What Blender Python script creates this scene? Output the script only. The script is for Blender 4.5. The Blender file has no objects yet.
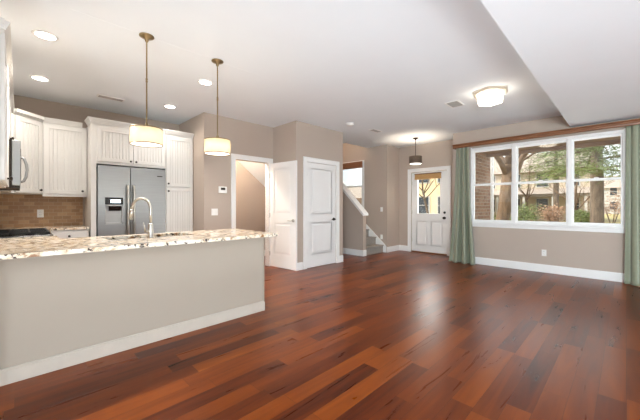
import bpy, bmesh, math, random
from math import pi, sin, cos, radians
from mathutils import Vector, Matrix
random.seed(7)
S = bpy.context.scene
COL = S.collection

# ------------------------------------------------------------------ camera
CAM_H = 1.19
cd = bpy.data.cameras.new('camera'); cam = bpy.data.objects.new('camera', cd); COL.objects.link(cam)
YAW = 0.7897                      # angle between the view axis and +X
cam.location = (0, 0, CAM_H)
cam.rotation_euler = (pi/2, 0, YAW - pi/2)
cd.sensor_width = 36.0; cd.lens = 303.8/640*36.0
cd.shift_y = -4.0/640
cd.clip_start = 0.05; cd.clip_end = 400
S.camera = cam

# ------------------------------------------------------------------ world, sun, area lights, exposure
S.view_settings.view_transform = 'Standard'; S.view_settings.look = 'None'
S.view_settings.gamma = 1; S.view_settings.use_curve_mapping = False
S.view_settings.exposure = 1.22
W = bpy.data.worlds.new('world'); S.world = W; W.use_nodes = True
wn = W.node_tree; bg = wn.nodes['Background']
sky = wn.nodes.new('ShaderNodeTexSky'); sky.sky_type = 'NISHITA'; sky.sun_disc = False
sky.sun_elevation = radians(38); sky.sun_rotation = radians(-20); sky.air_density = 1.0; sky.dust_density = 2.5
tc = wn.nodes.new('ShaderNodeTexCoord'); cn = wn.nodes.new('ShaderNodeTexNoise')
cn.inputs['Scale'].default_value = 3.0; cn.inputs['Detail'].default_value = 5
cr = wn.nodes.new('ShaderNodeValToRGB'); cr.color_ramp.elements[0].position = .38; cr.color_ramp.elements[1].position = .6
mx = wn.nodes.new('ShaderNodeMixRGB'); mx.inputs[2].default_value = (7.5, 7.8, 8.2, 1)
wn.links.new(tc.outputs['Generated'], cn.inputs['Vector']); wn.links.new(cn.outputs['Fac'], cr.inputs[0])
wn.links.new(cr.outputs['Color'], mx.inputs[0]); wn.links.new(sky.outputs[0], mx.inputs[1])
wn.links.new(mx.outputs[0], bg.inputs['Color']); bg.inputs['Strength'].default_value = 0.13

def lamp(name, kind, loc, power, color=(1, 1, 1), rot=(0, 0, 0), size=None, size_y=None, **kw):
    l = bpy.data.lights.new(name, kind); l.energy = power; l.color = color
    if kind == 'AREA':
        l.shape = 'RECTANGLE' if size_y else 'DISK'; l.size = size
        if size_y: l.size_y = size_y
    elif size is not None and kind != 'SUN': l.shadow_soft_size = size
    for k, v in kw.items(): setattr(l, k, v)
    o = bpy.data.objects.new(name, l); COL.objects.link(o); o.location = loc; o.rotation_euler = rot
    return o
sun = lamp('sun', 'SUN', (0, 0, 20), 2.7, (1.0, .93, .82), (radians(-26), radians(-38), 0)); sun.data.angle = radians(3)
# added area lights standing in for daylight at assumed rear and side windows
lamp('rear_window_fill', 'AREA', (2.3, -3.9, 1.0), 470, (.80, .92, 1.0), (radians(-50), 0, 0), 6.4, 2.2)
lamp('side_window_fill', 'AREA', (-2.85, -1.95, 1.0), 260, (.80, .93, 1.0), (0, radians(-125), 0), 2.0, 1.8)

# added upward fill that brightens the ceiling like a bounced flash
lamp('ceiling_fill', 'AREA', (1.7, 1.1, .4), 13, (.80, .92, 1.0), (pi, 0, 0), 3.4, 2.6)
lamp('front_window_fill', 'AREA', (6.96, 1.15, 1.6), 8, (.92, .97, 1.0), (0, radians(90), 0), 1.4, 2.1)  # added fill outside the triple window, boosts its floor reflection
lamp('door_reflection_fill', 'AREA', (7.50, 3.50, 1.46), 6.5, (1.0, .97, .92), (0, radians(90), 0), .95, .60)  # added panel outside the door glass, makes the bright streak on the floor

# ------------------------------------------------------------------ materials
def lin(c):
    if isinstance(c, str):
        c = c.lstrip('#'); c = [int(c[i:i+2], 16)/255 for i in (0, 2, 4)]
    return tuple((v/12.92 if v <= .04045 else ((v+.055)/1.055)**2.4) for v in c) + (1,)
def nm(name):
    m = bpy.data.materials.new(name); m.use_nodes = True
    return m, m.node_tree, m.node_tree.nodes['Principled BSDF']
def mat(name, col, rough=.5, metal=0, var=.04, scale=8, bump=0, bscale=60, emit=None, estr=0, spec=.5, stretch=None, coat=0, sss=0):
    m, t, b = nm(name); N = t.nodes; L = t.links
    co = N.new('ShaderNodeTexCoord'); mp = N.new('ShaderNodeMapping'); L.new(co.outputs['Object'], mp.inputs[0])
    if stretch: mp.inputs['Scale'].default_value = stretch
    no = N.new('ShaderNodeTexNoise'); no.inputs['Scale'].default_value = scale; no.inputs['Detail'].default_value = 4
    L.new(mp.outputs[0], no.inputs['Vector'])
    rp = N.new('ShaderNodeValToRGB'); c = lin(col)
    rp.color_ramp.elements[0].color = tuple(max(0, v*(1-var)) for v in c[:3])+(1,)
    rp.color_ramp.elements[1].color = tuple(min(1, v*(1+var)) for v in c[:3])+(1,)
    rp.color_ramp.elements[0].position = .3; rp.color_ramp.elements[1].position = .7
    L.new(no.outputs['Fac'], rp.inputs[0]); L.new(rp.outputs[0], b.inputs['Base Color'])
    b.inputs['Roughness'].default_value = rough; b.inputs['Metallic'].default_value = metal
    b.inputs['Specular IOR Level'].default_value = spec; b.inputs['Coat Weight'].default_value = coat
    if emit: b.inputs['Emission Color'].default_value = lin(emit); b.inputs['Emission Strength'].default_value = estr
    if bump:
        n2 = N.new('ShaderNodeTexNoise'); n2.inputs['Scale'].default_value = bscale; n2.inputs['Detail'].default_value = 3
        L.new(mp.outputs[0], n2.inputs['Vector'])
        bp = N.new('ShaderNodeBump'); bp.inputs['Strength'].default_value = bump; bp.inputs['Distance'].default_value = .01
        L.new(n2.outputs['Fac'], bp.inputs['Height']); L.new(bp.outputs[0], b.inputs['Normal'])
    return m
def ramp(N, stops):
    r = N.new('ShaderNodeValToRGB'); e = r.color_ramp.elements
    while len(e) < len(stops): e.new(.5)
    for k, (p, c) in enumerate(stops): e[k].position = p; e[k].color = lin(c)
    return r
def tiled(name, a, bax, L_, W_, stops, groove, gcol, rough, grain=True, random_off=True, coat=0, bumpd=.004, spec=.5):
    """planks or tiles: long side along axis a, rows along axis bax"""
    m, t, b = nm(name); N = t.nodes; K = t.links
    co = N.new('ShaderNodeTexCoord'); sp = N.new('ShaderNodeSeparateXYZ'); K.new(co.outputs['Object'], sp.inputs[0])
    def M(op, x, y=None, z=None):
        n = N.new('ShaderNodeMath'); n.operation = op
        for i, v in enumerate((x, y, z)):
            if v is None: continue
            if isinstance(v, (int, float)): n.inputs[i].default_value = v
            else: K.new(v, n.inputs[i])
        return n.outputs[0]
    A = sp.outputs[a]; B = sp.outputs[bax]
    rb = M('DIVIDE', B, W_); row = M('FLOOR', rb); fb = M('FRACT', rb)
    if random_off:
        w = N.new('ShaderNodeTexWhiteNoise'); w.noise_dimensions = '1D'; K.new(row, w.inputs['W']); off = w.outputs['Value']
        off = M('MULTIPLY', off, 7.31)
    else: off = M('MULTIPLY', row, .5)
    ra = M('ADD', M('DIVIDE', A, L_), off); colm = M('FLOOR', ra); fa = M('FRACT', ra)
    cb = N.new('ShaderNodeCombineXYZ'); K.new(row, cb.inputs[0]); K.new(colm, cb.inputs[1])
    w2 = N.new('ShaderNodeTexWhiteNoise'); w2.noise_dimensions = '2D'; K.new(cb.outputs[0], w2.inputs['Vector'])
    val = w2.outputs['Value']
    if grain:
        mp = N.new('ShaderNodeMapping'); K.new(co.outputs['Object'], mp.inputs[0])
        sc = [14, 14, 14]; sc[a] = 1.6; mp.inputs['Scale'].default_value = sc
        ad = N.new('ShaderNodeVectorMath'); ad.operation = 'ADD'; K.new(mp.outputs[0], ad.inputs[0])
        sc2 = N.new('ShaderNodeVectorMath'); sc2.operation = 'SCALE'; K.new(w2.outputs['Color'], sc2.inputs[0]); sc2.inputs['Scale'].default_value = 30
        K.new(sc2.outputs[0], ad.inputs[1])
        g = N.new('ShaderNodeTexNoise'); g.inputs['Scale'].default_value = 1.0; g.inputs['Detail'].default_value = 6; g.inputs['Distortion'].default_value = .8
        K.new(ad.outputs[0], g.inputs['Vector'])
        val = M('ADD', M('MULTIPLY', val, .55), M('MULTIPLY', M('SUBTRACT', g.outputs['Fac'], .28), .75))
    else:
        g = N.new('ShaderNodeTexNoise'); g.inputs['Scale'].default_value = 40; K.new(co.outputs['Object'], g.inputs['Vector'])
        val = M('ADD', M('MULTIPLY', val, .7), M('MULTIPLY', g.outputs['Fac'], .3))
    r = ramp(N, stops); K.new(val, r.inputs[0])
    ea = M('MULTIPLY', M('MINIMUM', fa, M('SUBTRACT', 1, fa)), L_); eb = M('MULTIPLY', M('MINIMUM', fb, M('SUBTRACT', 1, fb)), W_)
    ed = M('MINIMUM', ea, eb); gm = M('LESS_THAN', ed, groove)
    mxx = N.new('ShaderNodeMixRGB'); K.new(gm, mxx.inputs[0]); K.new(r.outputs[0], mxx.inputs[1]); mxx.inputs[2].default_value = lin(gcol)
    K.new(mxx.outputs[0], b.inputs['Base Color'])
    rr = M('ADD', rough-.05, M('MULTIPLY', g.outputs['Fac'], .1)); K.new(rr, b.inputs['Roughness'])
    b.inputs['Coat Weight'].default_value = coat; b.inputs['Coat Roughness'].default_value = .12; b.inputs['Specular IOR Level'].default_value = spec
    bp = N.new('ShaderNodeBump'); bp.inputs['Strength'].default_value = .12; bp.inputs['Distance'].default_value = bumpd
    hh = M('SUBTRACT', M('MULTIPLY', g.outputs['Fac'], .25), gm); K.new(hh, bp.inputs['Height']); K.new(bp.outputs[0], b.inputs['Normal'])
    return m
MT = {}
MT['wall'] = mat('greige wall paint', '#BCADA0', .7, var=.015, scale=2, bump=.05, bscale=180, spec=.3)
MT['ceil'] = mat('white ceiling paint', '#EEF2F5', .85, var=.01, scale=2, spec=.2)
MT['panel'] = mat('island paint', '#B1A698', .6, var=.012, scale=3, spec=.3)
MT['white'] = mat('white trim paint', '#F2F1EF', .38, var=.012, scale=4)
MT['cab'] = mat('white cabinet paint', '#DFDDD9', .35, var=.012, scale=4)
MT['floor'] = tiled('cherry plank floor', 0, 1, .95, .127,
    [(.0, '#361203'), (.2, '#5C2405'), (.5, '#77360A'), (.8, '#8E460D'), (1, '#BA721F')], .0007, '#32150A', .29, spec=.22)
MT['splash'] = tiled('tan brick tile', 0, 2, .105, .052, [(0, '#9A7550'), (.5, '#B48C62'), (1, '#C9A57C')], .0022, '#BFA98A', .4, grain=False, random_off=False)
MT['brick'] = tiled('outside brick', 0, 2, .21, .075, [(0, '#7A5A48'), (.5, '#94705A'), (1, '#A98770')], .006, '#A59A8E', .9, grain=False, random_off=False)
MT['splash_y'] = tiled('tan brick tile side', 1, 2, .105, .052, [(0, '#9A7550'), (.5, '#B48C62'), (1, '#C9A57C')], .0022, '#BFA98A', .4, grain=False, random_off=False)
def granite():
    m, t, b = nm('granite'); N = t.nodes; K = t.links
    co = N.new('ShaderNodeTexCoord')
    n1 = N.new('ShaderNodeTexNoise'); n1.inputs['Scale'].default_value = 16; n1.inputs['Detail'].default_value = 8; n1.inputs['Distortion'].default_value = .5
    n2 = N.new('ShaderNodeTexNoise'); n2.inputs['Scale'].default_value = 22; n2.inputs['Detail'].default_value = 6; n2.inputs['Roughness'].default_value = .7
    for n in (n1, n2): K.new(co.outputs['Object'], n.inputs['Vector'])
    r1 = ramp(N, [(.0, '#5E3B28'), (.36, '#9C7350'), (.42, '#DCC8AA'), (.6, '#F1E7D8'), (1, '#D8CAB8')])
    K.new(n1.outputs['Fac'], r1.inputs[0])
    r2 = ramp(N, [(.0, '#000000'), (.41, '#000000'), (.46, '#FFFFFF'), (1, '#FFFFFF')]); K.new(n2.outputs['Fac'], r2.inputs[0])
    mm = N.new('ShaderNodeMixRGB'); K.new(r2.outputs[0], mm.inputs[0]); mm.inputs[1].default_value = lin('#3A2A22'); K.new(r1.outputs[0], mm.inputs[2])
    K.new(mm.outputs[0], b.inputs['Base Color']); b.inputs['Roughness'].default_value = .14
    return m
MT['granite'] = granite()
MT['steel'] = mat('brushed stainless', '#A3A4A3', .34, 1, .05, 3, stretch=(1, 1, 40))
MT['steel_side'] = mat('grey appliance side', '#8E8F8F', .45, .6)
MT['nickel'] = mat('brushed nickel', '#C2BEB6', .28, 1, .03)
MT['brass'] = mat('aged brass', '#94805F', .32, 1, .06, 30)
MT['iron'] = mat('dark bronze metal', '#3A342F', .4, .8, .05)
MT['black'] = mat('black plastic', '#141414', .25)
MT['cast'] = mat('cast iron', '#1B1B1C', .55, .2, bump=.2)
MT['plate'] = mat('white switch plastic', '#F4F2EE', .35)
MT['wood'] = mat('stained cornice wood', '#85583A', .3, 0, .25, 6, stretch=(6, .7, 6), coat=.3)
MT['shade_wood'] = mat('woven shade', '#8B5A3A', .6, 0, .25, 20, stretch=(1, 1, 12))
MT['tan_shade'] = mat('tan roman shade', '#C49A66', .7, 0, .12, 20, stretch=(1, 1, 8))
MT['carpet'] = mat('grey beige stair carpet', '#9C948C', .95, 0, .15, 60, bump=.6, bscale=220)
MT['screen'] = mat('lit display', '#9FB8C8', .3, emit='#DDF0FF', estr=1.4)
MT['led'] = mat('lamp diffuser', '#FFFFFF', .5, emit='#FFF6EA', estr=9)
MT['frost'] = mat('frosted lamp glass', '#FFFFFF', .4, emit='#FFF3E2', estr=1.2)
MT['dark_shade'] = mat('brown mesh shade', '#6B5B4E', .6, .3, .2, 60)
MT['bark'] = mat('bark', '#675A4E', .95, 0, .35, 6, bump=1, bscale=14, stretch=(2, 2, .5))
MT['bark_tan'] = mat('tan bark', '#66523F', .95, 0, .35, 6, bump=1, bscale=14, stretch=(2, 2, .5))
MT['needles'] = mat('pine needles', '#6F7D49', .8, 0, .5, 1.2)
MT['twig'] = mat('bare twigs', '#6E5A48', .9, 0, .3, 2)
MT['russet'] = mat('russet shrub leaves', '#A08068', .9, 0, .35, 2)
MT['grass'] = mat('winter grass', '#A89A68', .95, 0, .25, .35)
MT['street'] = mat('asphalt', '#A6A39E', .9, 0, .08, 2)
MT['siding'] = mat('beige siding', '#C4B5A2', .8, 0, .05, 2)
MT['siding_w'] = mat('white siding', '#BDBBB6', .8, 0, .03, 2)
MT['siding_y'] = mat('yellow siding', '#F0D8AE', .8, 0, .08, 2)
MT['roof'] = mat('shingle roof', '#A3978B', .9, 0, .15, 6)
MT['wglass'] = mat('dark house window', '#3B424A', .15)
MT['eave'] = mat('brown eave boards', '#8C6E56', .7, 0, .1, 4)
def cloth(name, c1, trans):
    m, t, b = nm(name); N = t.nodes; K = t.links
    co = N.new('ShaderNodeTexCoord'); no = N.new('ShaderNodeTexNoise'); no.inputs['Scale'].default_value = 25
    K.new(co.outputs['Object'], no.inputs['Vector']); c = lin(c1)
    rp = N.new('ShaderNodeValToRGB'); rp.color_ramp.elements[0].color = tuple(v*.9 for v in c[:3])+(1,); rp.color_ramp.elements[1].color = tuple(v*1.08 for v in c[:3])+(1,)
    K.new(no.outputs['Fac'], rp.inputs[0]); K.new(rp.outputs[0], b.inputs['Base Color']); b.inputs['Roughness'].default_value = .36
    b.inputs['Sheen Weight'].default_value = .3
    tr = N.new('ShaderNodeBsdfTranslucent'); K.new(rp.outputs[0], tr.inputs[0])
    ms = N.new('ShaderNodeMixShader'); ms.inputs[0].default_value = trans
    K.new(b.outputs[0], ms.inputs[1]); K.new(tr.outputs[0], ms.inputs[2]); K.new(ms.outputs[0], N['Material Output'].inputs[0])
    return m
MT['curtain'] = cloth('sage green satin', '#9DA28A', .14)
MT['linen'] = cloth('cream linen shade', '#EFE4CC', .5)
def glass():
    m, t, b = nm('window glass'); N = t.nodes; K = t.links
    N.remove(b)
    tr = N.new('ShaderNodeBsdfTransparent'); tr.inputs[0].default_value = (.97, .98, .97, 1)
    gl = N.new('ShaderNodeBsdfGlossy'); gl.inputs['Roughness'].default_value = .02
    fr = N.new('ShaderNodeFresnel'); fr.inputs[0].default_value = 1.5
    no = N.new('ShaderNodeTexNoise'); no.inputs['Scale'].default_value = 1
    mm = N.new('ShaderNodeMath'); mm.operation = 'MULTIPLY_ADD'; K.new(no.outputs['Fac'], mm.inputs[0]); mm.inputs[1].default_value = .01; K.new(fr.outputs[0], mm.inputs[2])
    ms = N.new('ShaderNodeMixShader'); K.new(mm.outputs[0], ms.inputs[0]); K.new(tr.outputs[0], ms.inputs[1]); K.new(gl.outputs[0], ms.inputs[2])
    K.new(ms.outputs[0], N['Material Output'].inputs[0])
    return m
MT['glass'] = glass()

# ------------------------------------------------------------------ helpers
class MB:
    def __init__(s): s.bm = bmesh.new()
    def _add(s, verts, bev=0, seg=2):
        if bev:
            es = {e for v in verts for e in v.link_edges}
            bmesh.ops.bevel(s.bm, geom=list(es), offset=bev, segments=seg, affect='EDGES', profile=.5)
        return s
    def box(s, lo, hi, bev=0, seg=2, rz=0, piv=None):
        lo = Vector([min(a, b) for a, b in zip(lo, hi)]) if 1 else lo; hi2 = Vector([max(a, b) for a, b in zip(lo, hi)])
        c = (lo+hi2)/2; d = hi2-lo
        M = Matrix.Translation(c) @ Matrix.Diagonal((d.x, d.y, d.z, 1))
        if rz:
            p = Vector(piv or c); M = Matrix.Translation(p) @ Matrix.Rotation(rz, 4, 'Z') @ Matrix.Translation(-p) @ M
        r = bmesh.ops.create_cube(s.bm, size=1, matrix=M)
        return s._add(r['verts'], bev, seg)
    def cyl(s, p0, p1, r0, r1=None, n=20, caps=True, bev=0):
        p0, p1 = Vector(p0), Vector(p1); d = p1-p0; r1 = r0 if r1 is None else r1
        M = Matrix.Translation((p0+p1)/2) @ d.to_track_quat('Z', 'Y').to_matrix().to_4x4()
        r = bmesh.ops.create_cone(s.bm, cap_ends=caps, segments=n, radius1=r0, radius2=r1, depth=d.length, matrix=M)
        return s
    def lathe(s, c, prof, n=28, smooth=True):
        c = Vector(c); rings = []
        for r, z in prof:
            if r < 1e-5: rings.append([s.bm.verts.new(c+Vector((0, 0, z)))])
            else: rings.append([s.bm.verts.new(c+Vector((r*cos(2*pi*k/n), r*sin(2*pi*k/n), z))) for k in range(n)])
        for A, B in zip(rings, rings[1:]):
            for k in range(n):
                k2 = (k+1) % n
                if len(A) == 1 and len(B) == 1: continue
                if len(A) == 1: f = s.bm.faces.new((A[0], B[k2], B[k]))
                elif len(B) == 1: f = s.bm.faces.new((A[k], A[k2], B[0]))
                else: f = s.bm.faces.new((A[k], A[k2], B[k2], B[k]))
                f.smooth = smooth
        return s
    def prism(s, pts, axis, a, b, bev=0):
        """pts: 2-D outline in the two other axes (order x,y,z minus axis), extruded from a to b"""
        def v(p, t):
            q = list(p); q.insert(axis, t); return s.bm.verts.new(q)
        A = [v(p, a) for p in pts]; B = [v(p, b) for p in pts]; n = len(pts)
        s.bm.faces.new(A); s.bm.faces.new(B[::-1])
        for k in range(n): s.bm.faces.new((A[k], B[k], B[(k+1) % n], A[(k+1) % n]))
        return s._add(A+B, bev)
    def tube(s, pts, r, n=12, smooth=True):
        pts = [Vector(p) for p in pts]; R = r if isinstance(r, (list, tuple)) else [r]*len(pts); rings = []
        ref = None
        for i, p in enumerate(pts):
            d = (pts[min(i+1, len(pts)-1)]-pts[max(i-1, 0)]).normalized()
            if ref is None: ref = d.orthogonal().normalized()
            ref = (ref-d*ref.dot(d)).normalized(); o = d.cross(ref)
            rings.append([s.bm.verts.new(p+(ref*cos(2*pi*k/n)+o*sin(2*pi*k/n))*R[i]) for k in range(n)])
        for A, B in zip(rings, rings[1:]):
            for k in range(n):
                f = s.bm.faces.new((A[k], A[(k+1) % n], B[(k+1) % n], B[k])); f.smooth = smooth
        s.bm.faces.new(rings[0][::-1]); s.bm.faces.new(rings[-1])
        return s
    def build(s, name, m, parent=None, world=True, recalc=True, label=None):
        if recalc: bmesh.ops.recalc_face_normals(s.bm, faces=s.bm.faces[:])
        if parent is not None and world: bmesh.ops.translate(s.bm, verts=s.bm.verts[:], vec=-parent['_w'] if 0 else -wloc(parent))
        me = bpy.data.meshes.new(name); s.bm.to_mesh(me); s.bm.free()
        me.materials.append(MT[m] if isinstance(m, str) else m)
        o = bpy.data.objects.new(name, me); COL.objects.link(o)
        if parent is not None: o.parent = parent
        if label: o['label'] = label
        return o
def wloc(o):
    v = Vector((0, 0, 0))
    while o is not None: v = v+Vector(o.location); o = o.parent
    return v
def tag(o, label, cat, group=None):
    o['label'] = label; o['category'] = cat
    if group: o['group'] = group
    return o
def thing(name, label, cat, loc=(0, 0, 0), rz=0, group=None):
    o = bpy.data.objects.new(name, None); COL.objects.link(o); o.location = loc; o.rotation_euler = (0, 0, rz)
    o.empty_display_size = .05
    return tag(o, label, cat, group)
def struct(o, label=None, cat=None):
    o['kind'] = 'structure'
    if label: o['label'] = label
    if cat: o['category'] = cat
    return o
def sempty(name, loc, label, cat):
    return struct(thing(name, label, cat, loc), label, cat)
def copytree(o, parent=None):
    c = o.copy(); COL.objects.link(c)
    if parent is not None: c.parent = parent
    for ch in [x for x in bpy.data.objects if x.parent == o]: copytree(ch, c)
    return c
def wallobj(name, boxes, m='wall', label=None):
    b = MB()
    for lo, hi in boxes: b.box(lo, hi)
    return struct(b.build(name, m), label or name.replace('_', ' '), 'wall')

# ------------------------------------------------------------------ setting
H = 2.76; T = .15; WX = 6.69; DX = 7.28; SOF = 2.53; SY = .67
f = MB(); f.box((-2.6, -3.6, -.2), (7.43, 6.3, 0)); struct(f.build('floor', 'floor'), 'glossy red-brown cherry plank floor', 'floor')
c = MB()
c.box((-.53, SY, H), (WX+.15, 4.93, H+.25)); c.box((WX+.15, 2.5, H), (7.43, 4.46, H+.25)); c.box((-.53, 4.93, H), (5.78, 6.3, H+.25))
c.box((-2.6, 2.5, H), (-.53, 2.8, H+.25)); c.box((-2.6, SY, H), (-.53, 2.5, H+.25))
struct(c.build('ceiling', 'ceil'), 'flat white ceiling', 'ceiling')
c = MB(); c.box((-2.6, -3.6, SOF), (WX+.15, SY, H+.25)); struct(c.build('ceiling_soffit', 'ceil'), 'lowered white ceiling soffit over the near side of the room', 'ceiling')
c = MB(); c.prism([(3.117, H), (3.125, H), (3.124, H-.0012), (3.118, H-.0012)], 0, .30, 2.2); struct(c.build('trim_1', 'ceil'), 'faint ceiling seam running to the first pendant', 'trim')
# window wall
wy0, wy1, wz0, wz1 = .030, 2.255, .86, 2.345
wallobj('wall_right', [((WX, wy1, 0), (WX+T, 2.65, H)), ((WX, wy0, 0), (WX+T, wy1, wz0)), ((WX, wy0, wz1), (WX+T, wy1, H)),
    ((WX, -3.6, 0), (WX+T, wy0, H))], label='greige wall with the triple window')
wallobj('wall_entry_right', [((WX+T, 2.50, 0), (DX+T, 2.65, H))], label='short wall stepping back to the entry')
fy0, fy1 = 3.02, 3.96
wallobj('wall_entry', [((DX, 2.65, 0), (DX+T, fy0, H)), ((DX, fy1, 0), (DX+T, 4.46, H)), ((DX, fy0, 2.06), (DX+T, fy1, H))], label='greige wall around the front door')
wallobj('wall_entry_left', [((WX+T, 4.31, 0), (DX, 4.46, H))], label='narrow greige return wall left of the front door')
sy0, sy1, sz0, sz1 = 5.10, 5.95, .83, 2.37
wallobj('wall_stair', [((WX, 4.31, 0), (WX+T, sy0, 4.9)), ((WX, sy1, 0), (WX+T, 7.6, 4.9)), ((WX, sy0, 0), (WX+T, sy1, sz0)), ((WX, sy0, sz1), (WX+T, sy1, 4.9))],
    label='greige stairwell wall with a window')
k = MB(); k.prism([(4.386, 0), (7.6, 0), (7.6, H+.25), (6.42, H+.25), (4.386, 1.0)], 0, 5.78, 5.90)
struct(k.build('wall_stair_knee', 'wall'), 'sloped knee wall beside the stairs', 'wall')
wallobj('wall_stairwell_upper', [((5.65, 4.93, H+.25), (5.78, 7.6, 4.9)), ((5.78, 4.80, H+.25), (WX+T, 4.93, 4.9)), ((5.65, 7.6, 0), (WX+T, 7.75, 4.9)), ((5.65, 4.8, 4.9), (WX+T, 7.75, 5.0))], label='upper stairwell walls')
cx0, cx1, cy, oy = 3.62, 4.92, 4.27, 4.98
dx0, dx1, dz = 3.876, 4.704, 2.03
wallobj('wall_closet', [((cx0, cy, 0), (dx0, cy+.12, H)), ((dx1, cy, 0), (cx1, cy+.12, H)), ((dx0, cy, dz), (dx1, cy+.12, H)),
    ((cx0, cy+.12, 0), (cx0+.12, oy+.12, H)), ((cx1-.12, cy+.12, 0), (cx1, 6.3, H))], label='greige closet block with a white panel door')
ox0, ox1 = 2.784, 3.51
wallobj('wall_pantry', [((2.2, oy, 0), (ox0, oy+.12, H)), ((ox1, oy, 0), (cx0, oy+.12, H)), ((ox0, oy, 2.04), (ox1, oy+.12, H))], label='greige wall with thermostat beside the open doorway')
wallobj('wall_kitchen_right', [((2.2, oy+.12, 0), (2.32, 6.23, H))], label='greige wall at the side of the tall pantry cabinet')
wallobj('wall_kitchen_back', [((-.53, 6.08, 0), (2.2, 6.23, H))], label='back wall of the kitchen')
wallobj('wall_pantry_back', [((2.32, 6.08, 0), (5.78, 6.23, H))], label='beige wall inside the open doorway')
wallobj('wall_left', [((-.53, 2.5, 0), (-.38, 6.08, H))], label='left kitchen wall')
wallobj('wall_living_left', [((-2.45, 2.35, 0), (-.38, 2.5, H)), ((-2.6, -1.0, 0), (-2.45, 2.5, H)), ((-2.6, -3.6, 0), (-2.45, -2.9, H)), ((-2.6, -2.9, 2.5), (-2.45, -1.0, H)), ((-2.6, -2.9, 0), (-2.45, -1.0, .3))])
wallobj('wall_rear', [((-2.45, -3.6, 0), (-1.1, -3.45, H)), ((5.7, -3.6, 0), (WX, -3.45, H)), ((-1.1, -3.6, 2.48), (5.7, -3.45, H)), ((-1.1, -3.6, 0), (5.7, -3.45, .12))])
# sloped underside of the upper stair flight in the doorway
s_ = MB(); s_.prism([(2.70, 2.759), (4.795, 1.175), (4.795, 2.759)], 1, 5.11, 6.075)
struct(s_.build('trim_2', 'ceil'), 'sloped white underside of stairs seen through the open doorway', 'trim')

# baseboards
BH = .13
def board(n, lo, hi, label):
    b = MB(); b.box(lo, hi); z = hi[2]
    cx = [(lo[i]+hi[i])/2 for i in (0, 1)]
    return struct(b.build(n, 'white'), label, 'baseboard')
def base_run(name, segs, label):
    """segs: (x0,y0,x1,y1,nx,ny) wall line with outward normal; a stepped baseboard profile"""
    b = MB()
    for x0, y0, x1, y1, nx, ny in segs:
        for t_, z_ in ((.014, BH), (.010, BH+.012)):
            b.box((min(x0, x1, x0+nx*t_, x1+nx*t_), min(y0, y1, y0+ny*t_, y1+ny*t_), 0.0), (max(x0, x1, x0+nx*t_, x1+nx*t_), max(y0, y1, y0+ny*t_, y1+ny*t_), z_), .002, 1)
    return struct(b.build(name, 'white'), label, 'baseboard')
base_run('baseboard_right', [(WX, -3.45, WX, 2.65, -1, 0)], 'white baseboard under the triple window')
base_run('baseboard_entry', [(DX, 2.65, DX, 2.93, -1, 0), (DX, 4.05, DX, 4.31, -1, 0), (WX-.014, 4.31, DX, 4.31, 0, -1)], 'white baseboard at the entry')
base_run('baseboard_knee', [(5.78, 4.386, 5.78, 6.08, -1, 0), (5.766, 4.386, 5.90, 4.386, 0, -1)], 'white baseboard along the knee wall')
base_run('baseboard_closet', [(cx0-.014, cy, 3.772, cy, 0, -1), (4.80, cy, cx1, cy, 0, -1), (cx0, cy, cx0, oy, -1, 0)], 'white baseboard on the closet block')
base_run('baseboard_pantry', [(2.2, oy, 2.69, oy, 0, -1)], 'white baseboard below the thermostat')
base_run('baseboard_pantry_back', [(2.32, 6.08, 4.80, 6.08, 0, -1)], 'white baseboard inside the doorway')

# casings : trims around doors
def casing(name, axis, plane, a0, a1, top, w, out, label, sill=None, bottom=0):
    """axis 0: wall runs along x at y=plane; axis 1: runs along y at x=plane; out = outward sign*thickness"""
    b = MB()
    def bb(u0, u1, z0, z1, th=1.0):
        p, q = (plane, plane+out*th)
        if axis == 0: b.box((u0, min(p, q), z0), (u1, max(p, q), z1), .003, 1)
        else: b.box((min(p, q), u0, z0), (max(p, q), u1, z1), .003, 1)
    bb(a0-w, a0, bottom, top+w); bb(a1, a1+w, bottom, top+w); bb(a0, a1, top, top+w)
    bb(a0-w, a0-w+.02, bottom, top+w, 1.35); bb(a1+w-.02, a1+w, bottom, top+w, 1.35); bb(a0-w+.02, a1+w-.02, top+w-.02, top+w, 1.35)
    return b, bb
b, bb = casing('x', 0, cy, dx0, dx1, dz, .09, -.016, ''); struct(b.build('trim_3', 'white'), 'white casing around the closed closet door', 'trim')
b, bb = casing('x', 0, oy, ox0, ox1, 2.04, .09, -.016, ''); b.box((ox0-.005, oy, 0), (ox0, oy+.12, 2.04)); b.box((ox1, oy, 0), (ox1+.005, oy+.12, 2.04))
struct(b.build('trim_4', 'white'), 'white casing around the open doorway', 'trim')
b, bb = casing('x', 1, DX, fy0, fy1, 2.06, .09, -.018, ''); struct(b.build('trim_5', 'white'), 'white casing around the front door', 'trim')

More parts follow.
